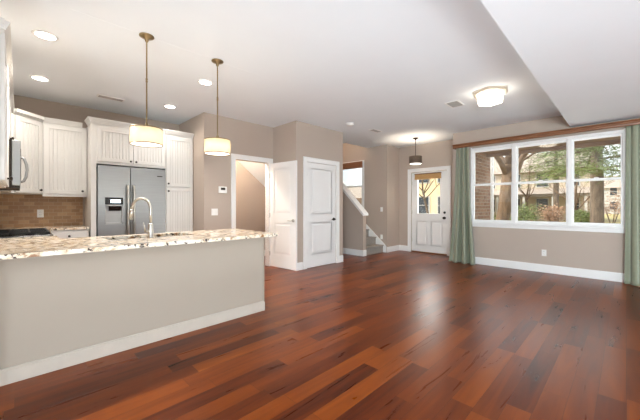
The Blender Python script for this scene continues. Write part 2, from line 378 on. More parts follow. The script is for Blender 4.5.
# ------------------------------------------------------------------ doors
def leaf(b, w, h, panels, t=.036, lite=None, faces=(1,)):
    """door leaf in x 0..w, z 0..h, front at y=0, body to y=t; panels list of (x0,z0,x1,z1)"""
    xs = sorted({0, w} | {p[0] for p in panels} | {p[2] for p in panels}); zs = sorted({0, h} | {p[1] for p in panels} | {p[3] for p in panels})
    def inside(x, z, L): return any(p[0] < x < p[2] and p[1] < z < p[3] for p in L)
    for i in range(len(xs)-1):
        for j in range(len(zs)-1):
            cxx, czz = (xs[i]+xs[i+1])/2, (zs[j]+zs[j+1])/2
            if lite and inside(cxx, czz, [lite]): continue
            if inside(cxx, czz, panels): b.box((xs[i], .011, zs[j]), (xs[i+1], t-.011, zs[j+1]))
            else: b.box((xs[i], 0, zs[j]), (xs[i+1], t, zs[j+1]))
    for p in panels:
        if lite == p: continue
        m_ = .028
        for yy, sgn in ((.011, -1), (t-.011, 1)):
            # raised field with sloped edges
            o = [(p[0]+m_, p[1]+m_), (p[2]-m_, p[1]+m_), (p[2]-m_, p[3]-m_), (p[0]+m_, p[3]-m_)]
            q = [(p[0]+m_*2, p[1]+m_*2), (p[2]-m_*2, p[1]+m_*2), (p[2]-m_*2, p[3]-m_*2), (p[0]+m_*2, p[3]-m_*2)]
            A = [b.bm.verts.new((x, yy, z)) for x, z in o]; B = [b.bm.verts.new((x, yy+sgn*.008, z)) for x, z in q]
            b.bm.faces.new(B)
            for k_ in range(4): b.bm.faces.new((A[k_], A[(k_+1) % 4], B[(k_+1) % 4], B[k_]))
            # bead moulding round the panel
            for x0, z0, x1, z1 in ((p[0], p[1], p[2], p[1]+.01), (p[0], p[3]-.01, p[2], p[3]), (p[0], p[1], p[0]+.01, p[3]), (p[2]-.01, p[1], p[2], p[3])):
                b.box((x0, yy+sgn*.0, z0), (x1, yy+sgn*.006, z1))
def lever(parent, x, z, direction, name='door_handle', m='iron', y=0):
    b = MB(); b.cyl((x, y, z), (x, y-.012, z), .030, n=24); b.cyl((x, y-.012, z), (x, y-.05, z), .011, n=12)
    b.tube([(x, y-.05, z), (x+direction*.03, y-.055, z), (x+direction*.07, y-.053, z+.003), (x+direction*.11, y-.05, z-.002)], [.011, .010, .009, .007], 10)
    return b.build(name, m, parent, world=False)
def hinges(parent, x, zs, m='nickel', y=0):
    for z in zs:
        b = MB(); b.cyl((x, y-.006, z-.045), (x, y-.006, z+.045), .007, n=10); b.box((x-.012, y-.003, z-.042), (x+.012, y+.002, z+.042))
        b.build('hinge', m, parent, world=False)
PAN = lambda w: [(.115, .24, w-.115, .86), (.115, 1.02, w-.115, 1.91)]
d = sempty('door_1', (dx0+.004, cy+.004, .008), 'closed white two-panel closet door on the block facing the camera', 'door')
w = dx1-dx0-.008; b = MB(); leaf(b, w, 2.018, PAN(w)); b.build('door_leaf', 'white', d, world=False)
lever(d, w-.065, .91, -1, m='iron'); hinges(d, .0, (.32, 1.80))
d = sempty('door_2', (3.528, 4.965, .008), 'white two-panel door swung open against the closet block', 'door')
d.rotation_euler = (0, 0, radians(-84)); w = .71
b = MB(); leaf(b, w, 2.018, PAN(w)); b.build('door_leaf', 'white', d, world=False)
lever(d, w-.065, .91, -1, m='nickel'); hinges(d, -.004, (.25, 1.0, 1.78))
# front door: runs along +y when rotated; local x from hinge side
d = sempty('door_3', (DX+.03, fy1-.004, .03), 'white half-glazed front door in the entry', 'door'); d.rotation_euler = (0, 0, radians(-90))
w = fy1-fy0-.008; lite = (.15, .96, w-.17, 1.93)
P2 = [lite, (.12, .16, w/2-.05, .78), (w/2+.05, .16, w-.12, .78)]
b = MB(); leaf(b, w, 2.02, P2, t=.044, lite=lite)
for x0, z0, x1, z1 in ((lite[0]-.02, lite[1]-.02, lite[2]+.02, lite[1]+.012), (lite[0]-.02, lite[3]-.012, lite[2]+.02, lite[3]+.02), (lite[0]-.02, lite[1]+.012, lite[0]+.012, lite[3]-.012), (lite[2]-.012, lite[1]+.012, lite[2]+.02, lite[3]-.012)):
    b.box((x0, -.010, z0), (x1, .05, z1), .003, 1)
b.build('door_leaf', 'white', d, world=False)
b = MB(); b.box((lite[0]+.005, .018, lite[1]+.005), (lite[2]-.005, .024, lite[3]-.005)); b.build('glass_pane', 'glass', d, world=False)
b = MB(); b.cyl((w-.07, 0, 1.0), (w-.07, -.012, 1.0), .028); b.cyl((w-.07, -.012, 1.0), (w-.07, -.028, 1.0), .016); b.box((w-.075, -.04, .985), (w-.065, -.028, 1.015)); b.build('deadbolt', 'iron', d, world=False)
b = MB(); b.cyl((w-.07, 0, .87), (w-.07, -.01, .87), .032)
for q in ((0, 0, .012, .03), ): pass
b.cyl((w-.07, -.01, .87), (w-.07, -.04, .87), .012); r = bmesh.ops.create_uvsphere(b.bm, u_segments=16, v_segments=10, radius=.029, matrix=Matrix.Translation((w-.07, -.055, .87)))
b.build('door_knob', 'iron', d, world=False); hinges(d, 0, (.28, 1.0, 1.75))
b = MB(); b.box((-.0, -.02, -.028), (w, .10, -.004)); b.build('threshold', 'wood', d, world=False)
# roman shade on the front door
sd = thing('roman_shade', 'tan roman shade pulled up at the top of the front door glass', 'window shade', (DX+.02, (fy0+fy1)/2, 1.88))
b = MB()
for i in range(4): b.box((DX-.045+i*.004, 3.165, 1.865+i*.032), (DX+.013, 3.845, 1.897+i*.032), .008)
b.build('folded_fabric', 'tan_shade', sd); b = MB(); b.box((DX-.035, 3.16, 1.993), (DX+.013, 3.85, 2.012), .003); b.build('headrail', 'wood', sd)

# ------------------------------------------------------------------ windows
def dh_window(idx, y0, y1, z0, z1, label, x=WX, mid=None):
    """double-hung unit in a wall with its inner face at x; frame set back"""
    w_ = sempty('window_%d' % idx, (x+.05, (y0+y1)/2, z0), label, 'window')
    mid = mid or (z0+z1)/2; fw = .010; sw = .024
    b = MB()
    b.box((x+.0, y0, z0), (x+.12, y0+fw, z1)); b.box((x, y1-fw, z0), (x+.12, y1, z1)); b.box((x, y0+fw, z1-fw), (x+.12, y1-fw, z1)); b.box((x, y0+fw, z0), (x+.12, y1-fw, z0+fw))
    b.build('window_frame', 'white', w_)
    for nm_, a, c_, xx in (('lower_sash', z0+fw, mid+.02, x+.010), ('upper_sash', mid-.02, z1-fw, x+.048)):
        b = MB(); Y0, Y1 = y0+fw, y1-fw
        b.box((xx, Y0, a), (xx+.035, Y0+sw, c_), .003, 1); b.box((xx, Y1-sw, a), (xx+.035, Y1, c_), .003, 1)
        b.box((xx, Y0+sw, c_-.036), (xx+.035, Y1-sw, c_), .003, 1); b.box((xx, Y0+sw, a), (xx+.035, Y1-sw, a+.042), .003, 1)
        sh = b.build(nm_, 'white', w_)
        g = MB(); g.box((xx+.014, Y0+sw-.004, a+.038), (xx+.019, Y1-sw+.004, c_-.032)); g.build('glass_pane', 'glass', sh)
        if nm_ == 'lower_sash':
            g = MB(); g.box((xx+.0, (Y0+Y1)/2-.03, c_), (xx+.03, (Y0+Y1)/2+.03, c_+.014), .003, 1); g.build('sash_lock', 'white', sh)
    return w_
u = [(wy0, .664), (.700, 1.486), (1.522, wy1)]
labs = ['right unit of the triple window, beside the right curtain', 'middle unit of the triple window', 'left unit of the triple window, beside the left curtain']
for i, (a, c_) in enumerate(u): dh_window(i+1, a, c_, wz0, wz1, labs[i], mid=1.625)
b = MB()
for a, c_ in ((.664, .700), (1.486, 1.522)): b.box((WX-.006, a-.012, wz0), (WX+.12, c_+.012, wz1), .002, 1)
x0 = WX-.018
b.box((x0, wy0-.035, wz0), (WX, wy0, wz1+.05), .003, 1); b.box((x0, wy1, wz0), (WX, wy1+.028, wz1+.05), .003, 1); b.box((x0, wy0, wz1), (WX, wy1, wz1+.035), .003, 1)
b.box((WX-.05, wy0-.06, wz0-.028), (WX+.05, wy1+.065, wz0), .005, 2); b.box((x0, wy0-.045, wz0-.095), (WX, wy1+.05, wz0-.028), .004, 1)
struct(b.build('trim_6', 'white'), 'white casing, mullions and sill of the triple window', 'trim')
dh_window(4, sy0, sy1, sz0, sz1, 'narrow window on the stairwell wall above the steps', mid=1.74)
b = MB(); b.box((x0, sy0-.07, sz0-.07), (WX, sy0, sz1+.07), .003, 1); b.box((x0, sy1, sz0-.07), (WX, sy1+.07, sz1+.07), .003, 1); b.box((x0, sy0, sz1), (WX, sy1, sz1+.07), .003, 1); b.box((WX-.04, sy0, sz0-.03), (WX, sy1, sz0), .003, 1); b.box((x0, sy0, sz0-.07), (WX, sy1, sz0-.03), .003, 1)
struct(b.build('trim_7', 'white'), 'white casing of the stairwell window', 'trim')
sd = thing('roman_shade', 'brown woven shade folded at the top of the stairwell window', 'window shade', (WX-.03, 5.52, 2.24))
b = MB()
for i in range(4): b.box((WX-.085+i*.006, sy0-.03, 2.235+i*.045), (WX-.02, sy1+.03, 2.28+i*.045), .01)
b.build('folded_fabric', 'shade_wood', sd)
# assumed rear and side glazing behind the camera, added to let light in
gl = sempty('window_5', (2.3, -3.52, .12), 'assumed wide glazed doors behind the camera, added for light', 'window')
b = MB()
for k_ in range(5):
    xx = -1.1+k_*1.7; b.box((max(xx-.05, -1.1), -3.56, .12), (min(xx+.05, 5.7), -3.49, 2.48))
b.box((-1.1, -3.56, 2.42), (5.7, -3.49, 2.48)); b.box((-1.1, -3.56, .12), (5.7, -3.49, .2)); b.build('window_frame', 'white', gl)
gl = sempty('window_6', (-2.52, -1.95, .3), 'assumed window on the left living wall behind the camera, added for light', 'window')
b = MB()
for k_ in range(3):
    yy = -2.9+k_*.95; b.box((-2.56, max(yy-.04, -2.9), .3), (-2.49, min(yy+.04, -1.0), 2.5))
b.box((-2.56, -2.9, 2.44), (-2.49, -1.0, 2.5)); b.box((-2.56, -2.9, .3), (-2.49, -1.0, .36)); b.build('window_frame', 'white', gl)

# ------------------------------------------------------------------ stairs
st = struct(thing('staircase', 'carpeted stairs climbing behind the sloped knee wall', 'stairs', (6.29, 4.42, 0)), None, None)
RI, TR = .19, .226
b = MB(); n = 13; pts = [(4.42, 0)]
for i in range(n):
    y = 4.42+i*TR; z = (i+1)*RI
    pts += [(y, z-.035), (y-.022, z-.03), (y-.026, z-.012), (y-.018, z), (y+TR, z)]
pts += [(4.42+n*TR, 0)]
b.prism(pts, 0, 5.905, WX-.02); b.build('carpet_runner', 'carpet', st)
b = MB(); b.prism([(4.33, 0), (4.33, .155), (4.37, .20), (4.40+.03, .25), (6.6, 2.08), (6.6, 1.7), (4.6, 0)], 0, WX-.02, WX); b.build('skirt_board', 'white', st)
b = MB(); b.prism([(4.40, 0), (4.40, .10), (4.42, .22), (6.6, 2.05), (6.6, 1.7), (4.6, 0)], 0, 5.90, 5.905+.008); b.build('skirt_board', 'white', st)
b = MB(); sl = math.atan2(H+.25-1.0, 6.42-4.386)
b.prism([(4.34, .965), (4.34, 1.005), (4.37, 1.03), (6.3, 1.03+(6.3-4.37)*.988*.9), (6.3, 1.03+(6.3-4.37)*.988*.9-.03)], 0, 5.745, 5.935)
b.bm.free()
b = MB(); m_ = (H+.25-1.0)/(6.42-4.386)
b.prism([(4.345, 1.0-.041*m_), (4.345, 1.0-.041*m_+.05), (6.13, 1.0+(6.13-4.386)*m_+.05), (6.13, 1.0+(6.13-4.386)*m_)], 0, 5.742, 5.938)
b.prism([(4.36, .95), (4.36, 1.0-.026*m_), (6.13, 1.0+(6.13-4.386)*m_), (6.13, 1.0+(6.13-4.386)*m_-.035), (4.386, .965)], 0, 5.760, 5.779)
b.build('wall_cap', 'white', st)

# ------------------------------------------------------------------ kitchen peninsula
isl = thing('kitchen_peninsula', 'long grey-painted kitchen peninsula with white baseboard', 'kitchen island', (.8, 3.25, 0))
b = MB(); b.box((-.375, 2.92, 0), (1.98, 3.02, .858)); b.box((1.90, 3.02, 0), (1.98, 3.6, .858)); b.build('panel', 'panel', isl)
b = MB()
for t_, z_ in ((.016, .095), (.011, .108)): b.box((-.375, 2.92-t_, 0), (1.98+t_, 2.92, z_), .002, 1); b.box((1.98, 2.92, 0), (1.98+t_, 3.6, z_), .002, 1)
b.build('baseboard', mat('warm white baseboard paint', '#C6BDB1', .45), isl)
b = MB(); b.box((1.979, 2.908, .108), (1.990, 2.935, .858)); b.build('corner_trim', 'panel', isl)
b = MB(); b.box((-.375, 3.02, .1), (.50, 3.60, .858)); b.box((1.37, 3.02, .1), (1.90, 3.60, .858)); b.box((.50, 3.02, .1), (1.37, 3.60, .62)); b.build('cabinet_body', 'cab', isl)
ct = MB()
sx0, sx1, sy0_, sy1_ = .56, 1.31, 3.20, 3.54
for lo, hi in (((-.378, 2.70, .86), (sx0, 3.67, .89)), ((sx1, 2.70, .86), (2.03, 3.67, .89)), ((sx0, 2.70, .86), (sx1, sy0_, .89)), ((sx0, sy1_, .86), (sx1, 3.67, .89))): ct.box(lo, hi)
o = tag(ct.build('granite_countertop', 'granite'), 'long speckled cream and brown granite countertop on the peninsula', 'countertop')
o.data.materials[0] = MT['granite']
sk = thing('kitchen_sink', 'stainless undermount sink set in the peninsula countertop', 'sink', (.93, 3.37, .66))
b = MB(); t_ = .012
b.box((sx0-.02, sy0_-.02, .63), (sx1+.02, sy1_+.02, .642)); b.box((sx0-.02, sy0_-.02, .642), (sx0-.008, sy1_+.02, .859)); b.box((sx1+.008, sy0_-.02, .642), (sx1+.02, sy1_+.02, .859))
b.box((sx0-.008, sy0_-.02, .642), (sx1+.008, sy0_-.008, .859)); b.box((sx0-.008, sy1_+.008, .642), (sx1+.008, sy1_+.02, .859)); b.build('basin', 'steel', sk)
b = MB(); b.cyl((.93, 3.37, .642), (.93, 3.37, .648), .045); b.build('drain', 'iron', sk)
fx, fy, fz = .877, 3.135, .89
fa = thing('faucet', 'brushed nickel gooseneck faucet standing on the peninsula countertop', 'faucet', (fx, fy, fz))
b = MB(); b.lathe((fx, fy, fz), [(0, 0), (.032, 0), (.032, .008), (.025, .02), (.023, .07), (.021, .12), (.014, .14), (0, .14)])
b.build('base', 'nickel', fa)
dx_, dy_ = -.5, .866; pts = [(fx, fy, fz+.12), (fx, fy, fz+.24)]
R_ = .11
for k_ in range(0, 13):
    a = pi*k_/12; off = R_-R_*cos(a); pts.append((fx+dx_*off, fy+dy_*off, fz+.262+R_*sin(a)))
b = MB(); b.tube(pts, .0115, 14); b.build('spout', 'nickel', fa)
ex, ey = fx+dx_*2*R_, fy+dy_*2*R_
b = MB(); b.tube([(ex, ey, fz+.27), (ex+dx_*.004, ey+dy_*.004, fz+.24), (ex+dx_*.012, ey+dy_*.012, fz+.17)], [.013, .017, .019], 14); b.build('spray_head', 'nickel', fa)
b = MB(); b.cyl((fx, fy, fz+.065), (fx-.055, fy-.03, fz+.07), .014, .012, 14); b.tube([(fx-.05, fy-.027, fz+.07), (fx-.06, fy-.033, fz+.10), (fx-.072, fy-.04, fz+.15)], [.009, .007, .005], 10); b.build('lever', 'nickel', fa)
o = tag(MB().lathe((.70, 3.15, .89), [(0, 0), (.02, 0), (.02, .006), (.011, .012), (.011, .05), (.016, .055), (.016, .065), (0, .07)], 16).build('soap_dispenser', 'nickel'), 'small nickel cap beside the faucet on the granite', 'soap dispenser')
bpy.data.objects.remove(o)

# ------------------------------------------------------------------ cabinets
def bead_door(parent, w, h, name='door', knob=None, bead=True):
    """front at local y=-.02..0, x 0..w, z 0..h; returns door object (child, local coordinates)"""
    b = MB(); fr = .058
    b.box((.001, -.02, .001), (fr, 0, h-.001), .002, 1); b.box((w-fr, -.02, .001), (w-.001, 0, h-.001), .002, 1)
    b.box((fr, -.02, .001), (w-fr, 0, fr), .002, 1); b.box((fr, -.02, h-fr), (w-fr, 0, h-.001), .002, 1)
    if bead:
        nb = max(2, round((w-2*fr)/.042)); s_w = (w-2*fr)/nb
        b.box((fr, -.006, fr), (w-fr, -.001, h-fr))
        for i in range(nb): b.box((fr+i*s_w+.0035, -.0125, fr), (fr+(i+1)*s_w-.0035, -.004, h-fr), .003, 1)
    else: b.box((fr, -.010, fr), (w-fr, -.001, h-fr))
    return b
def knob_mb(x, z, y=-.02):
    b = MB(); b.cyl((x, y, z), (x, y-.014, z), .006, n=10)
    bmesh.ops.create_uvsphere(b.bm, u_segments=14, v_segments=8, radius=.0155, matrix=Matrix.Translation((x, y-.022, z)) @ Matrix.Diagonal((1, .7, 1, 1)))
    return b
def add_door(cabt, x, z, w, h, knob, bead=True, name='cabinet_door', y=0):
    d_ = bead_door(cabt, w, h, bead=bead).build(name, 'cab', cabt, world=False); d_.location = (x, y, z)
    knob_mb(*knob).build('knob', 'iron', d_, world=False)
    return d_
def crown(b, pts, z0, z1, out):
    """pts path of front edge (x,y) ; stepped crown with outward dir given per segment"""
    for (x0, y0, x1, y1, nx, ny) in pts:
        for k_ in range(4):
            o_ = out*(k_+1)/4; za = z0+(z1-z0)*k_/4; zb = z0+(z1-z0)*(k_+1)/4
            b.box((min(x0, x1, x0+nx*o_, x1+nx*o_), min(y0, y1, y0+ny*o_, y1+ny*o_), za), (max(x0, x1, x0+nx*o_, x1+nx*o_), max(y0, y1, y0+ny*o_, y1+ny*o_), zb))
UZ0, UZ1 = 1.355, 2.365
# tall surround: fridge enclosure + over-fridge cabinet + pantry
FY = 5.42
c1 = thing('tall_cabinet', 'white cabinet surround over the refrigerator with two beadboard doors', 'cabinet', (.737, FY, 0))
b = MB(); b.box((.737, FY, 0), (.80, 6.075, 2.39)); b.box((.80, FY, 1.81), (1.735, 6.075, 2.39)); b.build('body', 'cab', c1)
for i, x in enumerate((.80-.737+.004, .80-.737+.468)): add_door(c1, x, 1.845, .46, .50, ((.425 if i == 0 else .035), .03))
b = MB(); crown(b, [(.737, FY, 1.735, FY, 0, -1), (.737, FY-.042, .737, 5.68, -1, 0)], 2.39, 2.465, .042); b.build('crown_moulding', 'cab', c1)
c2 = thing('pantry_cabinet', 'tall narrow white pantry cabinet right of the refrigerator, two beadboard doors', 'cabinet', (1.738, FY, 0))
b = MB(); b.box((1.738, FY, .09), (2.195, 6.075, 2.39)); b.box((1.738, FY+.06, 0), (2.195, 6.075, .09)); b.build('body', 'cab', c2)
add_door(c2, .01, 1.515, .437, .845, (.03, .05)); add_door(c2, .01, .10, .437, 1.40, (.03, 1.34))
b = MB(); crown(b, [(1.738, FY, 2.195, FY, 0, -1)], 2.39, 2.465, .055); b.build('crown_moulding', 'cab', c2)
# upper cabinets
UYF = 5.75
c3 = thing('upper_cabinet', 'white beadboard wall cabinet on the back wall just left of the refrigerator', 'cabinet', (.235, UYF, 0))
b = MB(); b.box((.235, UYF, UZ0), (.734, 6.075, UZ1)); b.box((.235, UYF-.005, UZ0-.03), (.734, UYF+.02, UZ0)); b.build('body', 'cab', c3)
add_door(c3, .012, UZ0+.01, .480, UZ1-UZ0-.03, (.43, .045))
b = MB(); crown(b, [(.235, UYF, .675, UYF, 0, -1)], UZ1, 2.43, .045); b.build('crown_moulding', 'cab', c3)
c4 = thing('corner_cabinet', 'white diagonal corner wall cabinet between the microwave run and the back wall', 'cabinet', (-.05, 5.47, 0), 0)
b = MB(); b.prism([(-.375, 5.47), (-.05, 5.47), (.228, 5.746), (.228, 6.075), (-.375, 6.075)], 2, UZ0, UZ1); b.build('body', 'cab', c4)
L4 = math.hypot(.282, .28); dd = bead_door(c4, L4-.02, UZ1-UZ0-.03).build('cabinet_door', 'cab', c4, world=False); dd.location = (.0085, .0085, UZ0+.01); dd.rotation_euler = (0, 0, math.atan2(.28, .282))
knob_mb(.33, .045).build('knob', 'iron', dd, world=False)
b = MB(); b.prism([(-.05, 5.47), (-.05+.032, 5.47-.032), (.232+.02, 5.75-.045), (.232, 5.75)], 2, UZ1+.02, 2.43); b.prism([(-.05, 5.47), (-.05+.012, 5.47-.012), (.232+.01, 5.75-.015), (.232, 5.75)], 2, UZ1, UZ1+.02); b.build('crown_moulding', 'cab', c4)
def left_upper(y0, y1, z0, label, nd=1):
    c_ = thing('upper_cabinet', label, 'cabinet', (-.086, y0, 0), radians(90))
    b = MB(); L_ = y1-y0; b.box((0, .0, z0), (L_, .287, UZ1)); b.build('body', 'cab', c_, world=False)
    for i in range(nd): add_door(c_, .004+i*L_/nd, z0+.01, L_/nd-.008, UZ1-z0-.03, ((.03 if i else L_/nd-.04), .045))
    b = MB(); crown(b, [(0, -.018, L_, -.018, 0, -1)], UZ1, 2.43, .028)
    if y0 < 3: crown(b, [(0, -.018, 0, .293, -1, 0)], UZ1, 2.43, .028)
    b.build('crown_moulding', 'cab', c_, world=False)
    return c_
left_upper(2.92, 4.075, UZ0, 'white wall cabinet at the left edge of the photo, nearest the camera', 2)
left_upper(4.08, 4.842, 1.826, 'short white wall cabinet directly above the microwave', 2)
left_upper(4.847, 5.465, UZ0, 'white wall cabinet between the microwave and the corner cabinet', 2)
# microwave
mw = thing('microwave', 'stainless over-range microwave with a curved vertical handle', 'microwave', (-.375, 4.085, 1.366))
b = MB(); b.box((-.375, 4.085, 1.362), (-.048, 4.84, 1.82), .004, 1); b.build('body', 'iron', mw)
b = MB(); b.box((-.048, 4.085, 1.385), (.013, 4.61, 1.818), .006, 2); b.build('door', 'steel', mw)
b = MB(); b.box((.012, 4.17, 1.45), (.0155, 4.53, 1.75)); b.build('window', 'black', mw)
b = MB(); b.box((-.048, 4.615, 1.385), (.011, 4.84, 1.818), .004, 1); b.build('control_panel', 'black', mw)
b = MB(); b.box((-.048, 4.09, 1.362), (.008, 4.835, 1.383)); b.build('vent_grille', 'iron', mw)
b = MB(); b.tube([(.011, 4.11, 1.66), (.038, 4.11, 1.645), (.053, 4.11, 1.59), (.057, 4.11, 1.54), (.050, 4.11, 1.47), (.034, 4.11, 1.43), (.011, 4.11, 1.42)], .012, 12); b.build('handle', 'steel_side', mw)
# base cabinets + range
def base_cab(x0, x1, y0, y1, label, face, units):
    """face 'y': front at y0 ; face 'x': front at x1"""
    if face == 'y':
        c_ = thing('base_cabinet', label, 'cabinet', (x0, y0, 0)); L_ = x1-x0; D = y1-y0
    else:
        c_ = thing('base_cabinet', label, 'cabinet', (x1, y0, 0), radians(90)); L_ = y1-y0; D = x1-x0
    b = MB(); b.box((0, 0, .1), (L_, D, .858)); b.box((0, .07, 0), (L_, D, .1)); b.build('body', 'cab', c_, world=False)
    for i in range(units):
        w_ = L_/units
        dr = MB(); dr.box((.004, -.02, 0), (w_-.008, 0, .135), .004, 1); dr = dr.build('drawer', 'cab', c_, world=False); dr.location = (i*w_+.002, 0, .705)
        knob_mb(w_/2, .068).build('knob', 'iron', dr, world=False)
        add_door(c_, i*w_+.004, .115, w_-.010, .575, (.04 if i % 2 else w_-.055, .53))
    return c_
base_cab(.272, .718, 5.47, 6.075, 'white base cabinet with drawers under the back counter', 'y', 1)
base_cab(-.375, .245, 4.86, 5.44, 'white base cabinet beyond the range on the left wall', 'x', 1)
base_cab(-.375, .235, 3.68, 4.08, 'narrow white base cabinet between the peninsula and the range', 'x', 1)
o = tag(MB().box((-.378, 4.845, .86), (.27, 6.075, .89)).box((.27, 5.44, .86), (.72, 6.075, .89)).build('granite_countertop', 'granite'), 'L-shaped granite countertop along the back kitchen wall beyond the range', 'countertop')
tag(MB().box((-.378, 3.675, .86), (.27, 4.085, .89)).build('granite_countertop', 'granite'), 'short strip of granite countertop between the peninsula and the range', 'countertop')
rg = thing('gas_range', 'stainless gas range with black cast iron grates on the left wall', 'range', (-.375, 4.090, 0))
b = MB(); b.box((-.375, 4.090, .02), (.25, 4.840, .885), .004, 1); b.build('body', 'steel', rg)
b = MB(); b.box((-.37, 4.095, .885), (.25, 4.835, .900), .004, 1); b.build('cooktop', 'black', rg)
b = MB(); b.box((.25, 4.105, .16), (.275, 4.825, .74), .005, 1); od = b.build('oven_door', 'steel', rg)
b = MB(); b.cyl((.31, 4.155, .70), (.31, 4.775, .70), .012); b.cyl((.275, 4.185, .70), (.31, 4.185, .70), .008); b.cyl((.275, 4.745, .70), (.31, 4.745, .70), .008); b.build('handle', 'nickel', od)
for k_ in range(5):
    b = MB(); b.cyl((.25, 4.185+k_*.14, .82), (.285, 4.185+k_*.14, .82), .02, .017); b.build('knob', 'iron', rg)
for k_ in range(2):
    y0 = 4.105+k_*.365; b = MB()
    for q in range(4): b.box((-.35, y0+.02+q*.105, .918), (.225, y0+.035+q*.105, .932))
    for q in range(5): b.box((-.35+q*.14, y0+.02, .916), (-.335+q*.14, y0+.35, .930))
    for xx in (-.35, .21):
        for yy in (y0+.02, y0+.335): b.box((xx, yy, .9), (xx+.015, yy+.015, .918))
    b.build('grate', 'cast', rg)
    for xx in (-.2, .09): b = MB(); b.cyl((xx, y0+.185, .9), (xx, y0+.185, .914), .04); b.build('burner', 'cast', rg)
# backsplash
b = MB(); b.box((-.378, 6.068, .89), (.72, 6.08, UZ0)); struct(b.build('wall_backsplash', 'splash'), 'tan brick tile backsplash on the back kitchen wall', 'wall')
b = MB(); b.box((-.38, 2.92, .93), (-.3755, 6.06, UZ0)); struct(b.build('wall_backsplash_left', 'splash_y'), 'tan brick tile backsplash on the left kitchen wall', 'wall')
# refrigerator
FR = thing('refrigerator', 'stainless side-by-side refrigerator with water dispenser', 'refrigerator', (.81, 5.46, 0))
b = MB(); b.box((.815, 5.46, .02), (1.728, 6.05, 1.775), .004, 1); b.build('body', 'steel_side', FR)
b = MB(); X0, X1, XM = .812, 1.730, 1.222
dw = (.90, 1.125, .93, 1.315)   # dispenser opening x0,x1,z0,z1
yf, yb = 5.385, 5.455
for lo, hi in (((X0, yf, .09), (dw[0], yb, 1.785)), ((dw[1], yf, .09), (XM-.004, yb, 1.785)), ((dw[0], yf, .09), (dw[1], yb, dw[2])), ((dw[0], yf, dw[3]), (dw[1], yb, 1.785))): b.box(lo, hi)
dl = b.build('freezer_door', 'steel', FR)
b = MB(); b.box((dw[0], yf+.05, dw[2]), (dw[1], yb, dw[3]-.10)); b.box((dw[0], yf-.006, dw[2]-.008), (dw[0]+.012, yf+.05, dw[3]-.1)); b.box((dw[1]-.012, yf-.006, dw[2]-.008), (dw[1], yf+.05, dw[3]-.1)); b.box((dw[0], yf-.006, dw[2]-.012), (dw[1], yf+.05, dw[2]+.012)); b.box((dw[0], yf-.006, dw[3]-.125), (dw[1], yf+.01, dw[3]-.105))
b.build('dispenser_recess', mat('light grey dispenser plastic', '#B4B5B4', .35, .3), dl)
b = MB(); b.prism([(yf+.012, dw[3]-.125), (yf+.05, dw[3]-.125), (yf+.05, dw[3]-.20), (yf+.03, dw[3]-.19)], 0, .95, 1.105); b.build('dispenser_spout', 'black', dl)
b = MB(); b.box((dw[0]-.002, yf-.006, dw[3]-.105), (dw[1]+.002, yb, dw[3]+.002), .002, 1); cp = b.build('control_panel', 'black', dl)
b = MB(); b.box((.965, yf-.008, dw[3]-.078), (1.09, yf-.0062, dw[3]-.03)); b.build('display', 'screen', cp)
b = MB(); b.box((XM+.004, yf, .09), (X1, yb, 1.785), .004, 1); dr_ = b.build('refrigerator_door', 'steel', FR)
b = MB(); b.box((1.60, yf-.003, 1.665), (1.68, yf-.0005, 1.680)); b.build('badge', 'iron', dr_)
for xx, pr in ((XM-.042, dl), (XM+.042, dr_)):
    b = MB(); b.tube([(xx, yf-.001, 1.50), (xx, yf-.045, 1.48), (xx, yf-.055, 1.40), (xx, yf-.055, .70), (xx, yf-.045, .62), (xx, yf-.001, .60)], .016, 12); b.build('handle', 'nickel', pr)
b = MB(); b.box((X0, 5.42, .02), (X1, 5.46, .085)); b.build('toe_grille', 'black', FR)

# ------------------------------------------------------------------ wall plates
def plate(name, loc, rz, label, cat, kind):
    """local: plate in xz facing -y"""
    t_ = thing(name, label, cat, loc, rz)
    hw = .058 if kind == 'double' else .036; b = MB(); b.box((-hw, -.006, -.058), (hw, 0, .058), .003, 2); b.build('cover_plate', 'plate', t_, world=False)
    if kind == 'switch': b = MB(); b.box((-.016, -.010, -.033), (.016, -.006, .033), .002, 1); b.build('rocker', 'plate', t_, world=False)
    if kind == 'double':
        for xx in (-.024, .024):
            b = MB(); b.box((xx-.016, -.010, -.03), (xx+.016, -.006, .03), .002, 1); b.build('rocker', 'plate', t_, world=False)
    if kind == 'outlet':
        for zz in (-.02, .02):
            b = MB(); b.cyl((0, -.006, zz), (0, -.009, zz), .016, n=18); s2 = b.build('socket', 'plate', t_, world=False)
            b = MB(); b.box((-.008, -.0096, zz-.004), (-.005, -.009, zz+.006)); b.box((.005, -.0096, zz-.004), (.008, -.009, zz+.006)); b.build('slots', 'black', s2, world=False)
    return t_
plate('light_switch', (2.388, oy, 1.087), 0, 'white double switch plate below the thermostat', 'light switch', 'double')
plate('wall_outlet', (.225, 6.068, 1.08), 0, 'white outlet on the tan brick backsplash', 'outlet', 'outlet')
plate('wall_outlet', (WX, 1.04, .35), radians(-90), 'white outlet on the wall below the triple window', 'outlet', 'outlet')
plate('light_switch', (WX, 4.476, 1.10), radians(-90), 'white switch plate on the stairwell wall', 'light switch', 'switch')
plate('wall_outlet', (WX, 4.476, .39), radians(-90), 'white outlet low on the wall above the stair skirt board', 'outlet', 'outlet')
t_ = thing('thermostat', 'white thermostat with a small dark display on the wall by the doorway', 'thermostat', (2.53, oy, 1.47))
b = MB(); b.box((2.455, oy-.028, 1.415), (2.605, oy, 1.53), .006, 2); b.build('housing', 'plate', t_)
b = MB(); b.box((2.49, oy-.030, 1.468), (2.57, oy-.0275, 1.51)); b.build('display', 'iron', t_)

